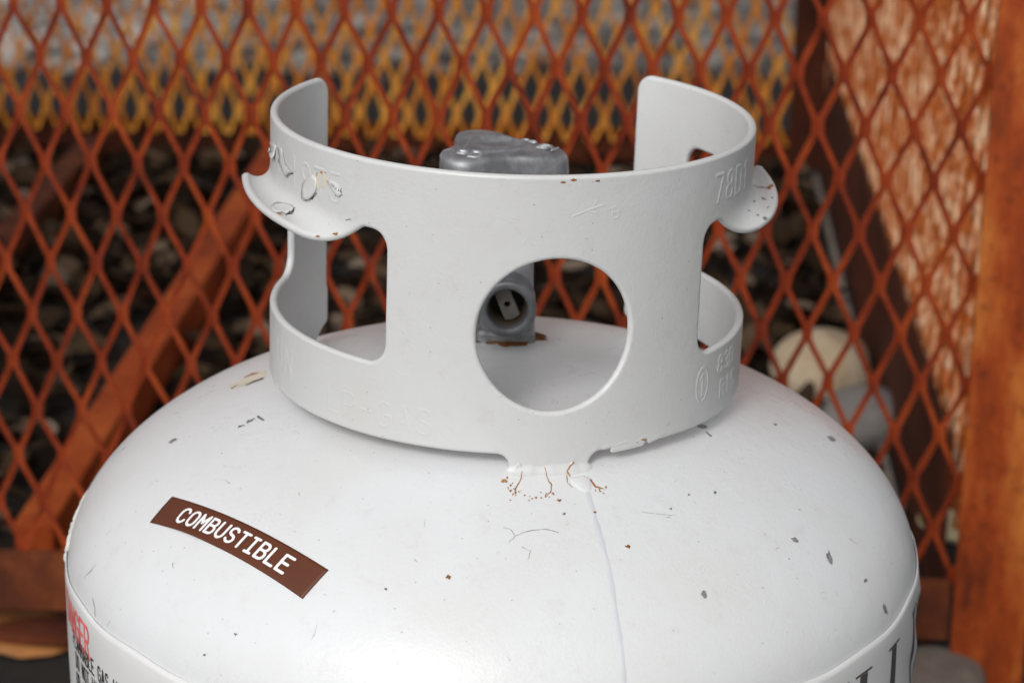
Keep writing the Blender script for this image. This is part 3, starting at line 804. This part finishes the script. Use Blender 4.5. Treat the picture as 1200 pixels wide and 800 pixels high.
expanded('mesh_panel', .02, DEP, .055, HT, lambda u, h, d: (.286-.006*u+d, u, h), M_side, sw=.036, ph=(0, .01), wid=.0044, th=.0016, tilt0=-48)
expanded('mesh_panel', .02, DEP, .055, HT, lambda u, h, d: (XL+.02+d, u, h), M_mesh, ph=(0, .01))
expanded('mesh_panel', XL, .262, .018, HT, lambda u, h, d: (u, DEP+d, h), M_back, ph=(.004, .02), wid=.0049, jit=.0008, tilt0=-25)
def angle(mb, axis, a, b2, p, q, sp, sq, w=.042, t=.004):
    prof = [(p, q), (p+sp*w, q), (p+sp*w, q+sq*t), (p+sp*t, q+sq*t), (p+sp*t, q+sq*w), (p, q+sq*w)]
    if sp*sq < 0: prof = prof[::-1]
    mb.prism(prof, axis, a, b2)
def angle_part(name, axis, a, b2, p, q, sp, sq, material, w=.042, t=.004):
    mb = MB(); angle(mb, axis, a, b2, p, q, sp, sq, w, t); o = mb.build(name, material, cage)
    bv = o.modifiers.new('worn_edges', 'BEVEL'); bv.width = .0012; bv.segments = 2; return o
angle_part('corner_post', 'z', 0.0, HT+.01, .318, -.010, -1, 1, M_post, .044)
angle_part('corner_post', 'z', 0.0, HT+.01, XL-.002, -.010, 1, 1, M_post, .044)
angle_part('corner_post', 'z', 0.0, HT+.01, .283, DEP-.004, -1, -1, M_plate, .042)
angle_part('corner_post', 'z', 0.0, HT+.01, XL-.002, DEP+.02, 1, -1, M_rail, .044)
box(XL+.046, .272, -.007, .0, .0302, .0668).build('bottom_rail', M_rail, cage)
box(XL+.046, .272, -.006, .030, .006, .0125).build('bottom_rail', M_plate, cage)
angle_part('bottom_rail', 'x', XL+.046, .258, DEP+.012, .004, -1, 1, M_plate, .034)
angle_part('top_rail', 'x', XL+.046, .272, -.006, HT, 1, -1, M_rail)
angle_part('top_rail', 'x', XL+.046, .258, DEP+.012, HT, -1, -1, M_rail)
box(.2745, .277, .06, 1.14, .004, .130).build('kick_plate', M_plate, cage)
box(.265, .270, .06, 1.14, .004, .008).build('lit_edge_strip', M_edge, cage)
box(XL+.01, .31, .0, DEP+.01, HT+.014, HT+.018).build('added_roof_sheet', M_plate, cage)  # roof out of view, added to shade the inside; height set for its shadow
def floor_bar(P0, P1, w_, h_, material):
    """angle bar lying on the floor of the cage from P0 to P1 (cage coordinates)"""
    a, b2 = np.array(P0, float), np.array(P1, float); d = (b2-a)/np.linalg.norm(b2-a); nrm = np.array([d[1], -d[0]])
    V = []
    for p in (a, b2):
        for (o_, z) in ((0, .004), (w_, .004), (w_, h_), (0, h_)): V.append((*(p+nrm*o_), z))
    o = mesh_obj('floor_bar', V, [(0, 1, 5, 4), (1, 2, 6, 5), (2, 3, 7, 6), (3, 0, 4, 7), (3, 2, 1, 0), (4, 5, 6, 7)], material, cage, False)
    bv = o.modifiers.new('worn_edges', 'BEVEL'); bv.width = .002; bv.segments = 2; return o
floor_bar((-.318, .10), (-.306, 1.12), .026, .040, M_bar)
floor_bar((-.515, .10), (-.505, 1.12), .026, .036, M_rail)

# ================================================================== GROUND COVER AND LOOSE THINGS
def leaf_geo(size):
    """a bent little leaf, 5 x 3 points"""
    V = []; F = []
    cur = random.uniform(-.5, .9)
    for i in range(5):
        t = i/4; wv = size*.32*math.sin(math.pi*(.06+.9*t))**.8
        for j in (-1, 0, 1):
            V.append((size*(t-.5), j*wv, size*(.10*abs(j)+cur*.25*(t-.5)**2)))
    for i in range(4):
        for j in range(2): F.append((i*3+j, i*3+j+1, (i+1)*3+j+1, (i+1)*3+j))
    return np.array(V), F
def scatter(n, region, size, zmax, name, material):
    mb = MB()
    for _ in range(n):
        x, y = random.uniform(region[0], region[1]), random.uniform(region[2], region[3])
        if -.34 < x < -.27 and y < 1.15: continue
        V, F = leaf_geo(random.uniform(*size)); a = random.uniform(0, 6.28); tx, ty = random.gauss(0, .35), random.gauss(0, .35)
        Rm = (Matrix.Rotation(a, 3, 'Z') @ Matrix.Rotation(tx, 3, 'X') @ Matrix.Rotation(ty, 3, 'Y'))
        V = V @ np.array(Rm).T; V[:, 2] -= V[:, 2].min()
        p = cage_to_world((x, y, random.uniform(.002, zmax)))
        mb.add(V+p, F)
    return mb.build(name, material, None, True)
tag(scatter(3600, (-.68, .255, .05, 1.16), (.014, .042), .014, 'leaf_litter', M_litter), kind='stuff')
mb = MB()
ico = [(0, 0, 1)]+[(math.cos(a)*.9, math.sin(a)*.9, .4) for a in np.arange(5)*1.2566]+[(math.cos(a+.63)*.9, math.sin(a+.63)*.9, -.4) for a in np.arange(5)*1.2566]+[(0, 0, -1)]
icf = [(0, 1+i, 1+(i+1) % 5) for i in range(5)]+[(1+i, 6+i, 1+(i+1) % 5) for i in range(5)]+[(6+i, 6+(i+1) % 5, 1+(i+1) % 5) for i in range(5)]+[(11, 6+(i+1) % 5, 6+i) for i in range(5)]
ico = np.array(ico)
for _ in range(3500):
    sz = random.uniform(.006, .022); x, y = random.uniform(-1.4, 1.7), 2.1+abs(random.gauss(0, 1.0))
    V = ico*np.array([sz*random.uniform(.7, 1.3), sz*random.uniform(.7, 1.3), sz*.6])*rng.uniform(.8, 1.2, (12, 1)); a = random.uniform(0, 6.28)
    V = V @ np.array(Matrix.Rotation(a, 3, 'Z')).T; mb.add(V+np.array([x, y, sz*.3]), icf)
tag(mb.build('gravel', M_pebble, None, False), kind='stuff')
def stone(p, sx, sy, sz, material, label, seed, name='stone', cat='stone'):
    r2 = np.random.default_rng(seed); V = []; F = []; nu, nv = 20, 12
    bumps = [(r2.normal(size=3), r2.uniform(.5, 1)) for _ in range(9)]
    for j in range(nv+1):
        for i in range(nu):
            t, f2 = 2*math.pi*i/nu, math.pi*j/nv
            d = np.array([math.sin(f2)*math.cos(t), math.sin(f2)*math.sin(t), math.cos(f2)])
            k = 1.0
            for b2, a in bumps:
                b3 = b2/np.linalg.norm(b2); k = min(k, (.78+.18*a)/max(d@b3, 1e-3)) if d@b3 > 0 else k
            V.append((d[0]*k*sx, d[1]*k*sy, d[2]*k*sz+sz*.75))
    for j in range(nv):
        for i in range(nu): F.append((j*nu+i, (j+1)*nu+i, (j+1)*nu+(i+1) % nu, j*nu+(i+1) % nu))
    o = mesh_obj(name, V, F, material, None, True); o.location = p; o.rotation_euler = (0, 0, r2.uniform(0, 6)); tag(o, label, cat); return o
g = ground_at
stone((*g(962, 462)[:2], 0), .046, .042, .030, M_st_beige, 'large beige stone inside the cage, right of the white cylinder', 3)
stone((*g(1012, 520)[:2], 0), .036, .034, .026, M_st_grey, 'grey stone in front of the beige stone inside the cage', 5)
stone((*g(1092, 812)[:2], 0), .034, .030, .014, M_st_brown, 'grey-brown stone on the ground under the right cage post', 9)
def leaf_thing(p, size, material, label, rz):
    V, F = leaf_geo(size); V[:, 2] -= V[:, 2].min(); o = mesh_obj('dry_leaf', V, F, material, None, True)
    o.location = p; o.rotation_euler = (.25, .15, rz); tag(o, label, 'leaf', 'fallen leaves by the cage')
    sm = o.modifiers.new('thickness', 'SOLIDIFY'); sm.thickness = .0006; return o
M_leaf_y = simple('pale_yellow_leaf', (.62, .52, .28), .6, 0, .3, 30)
M_leaf_o = simple('orange_brown_leaf', (.30, .12, .03), .7, 0, .3, 40)
leaf_thing((*g(1105, 662)[:2], .02), .07, M_leaf_y, 'curled pale yellow leaf by the right corner post of the cage', 1.2)
leaf_thing((*g(28, 757)[:2], .003), .075, M_leaf_o, 'orange-brown leaf on the dark ground under the left rail', .1)
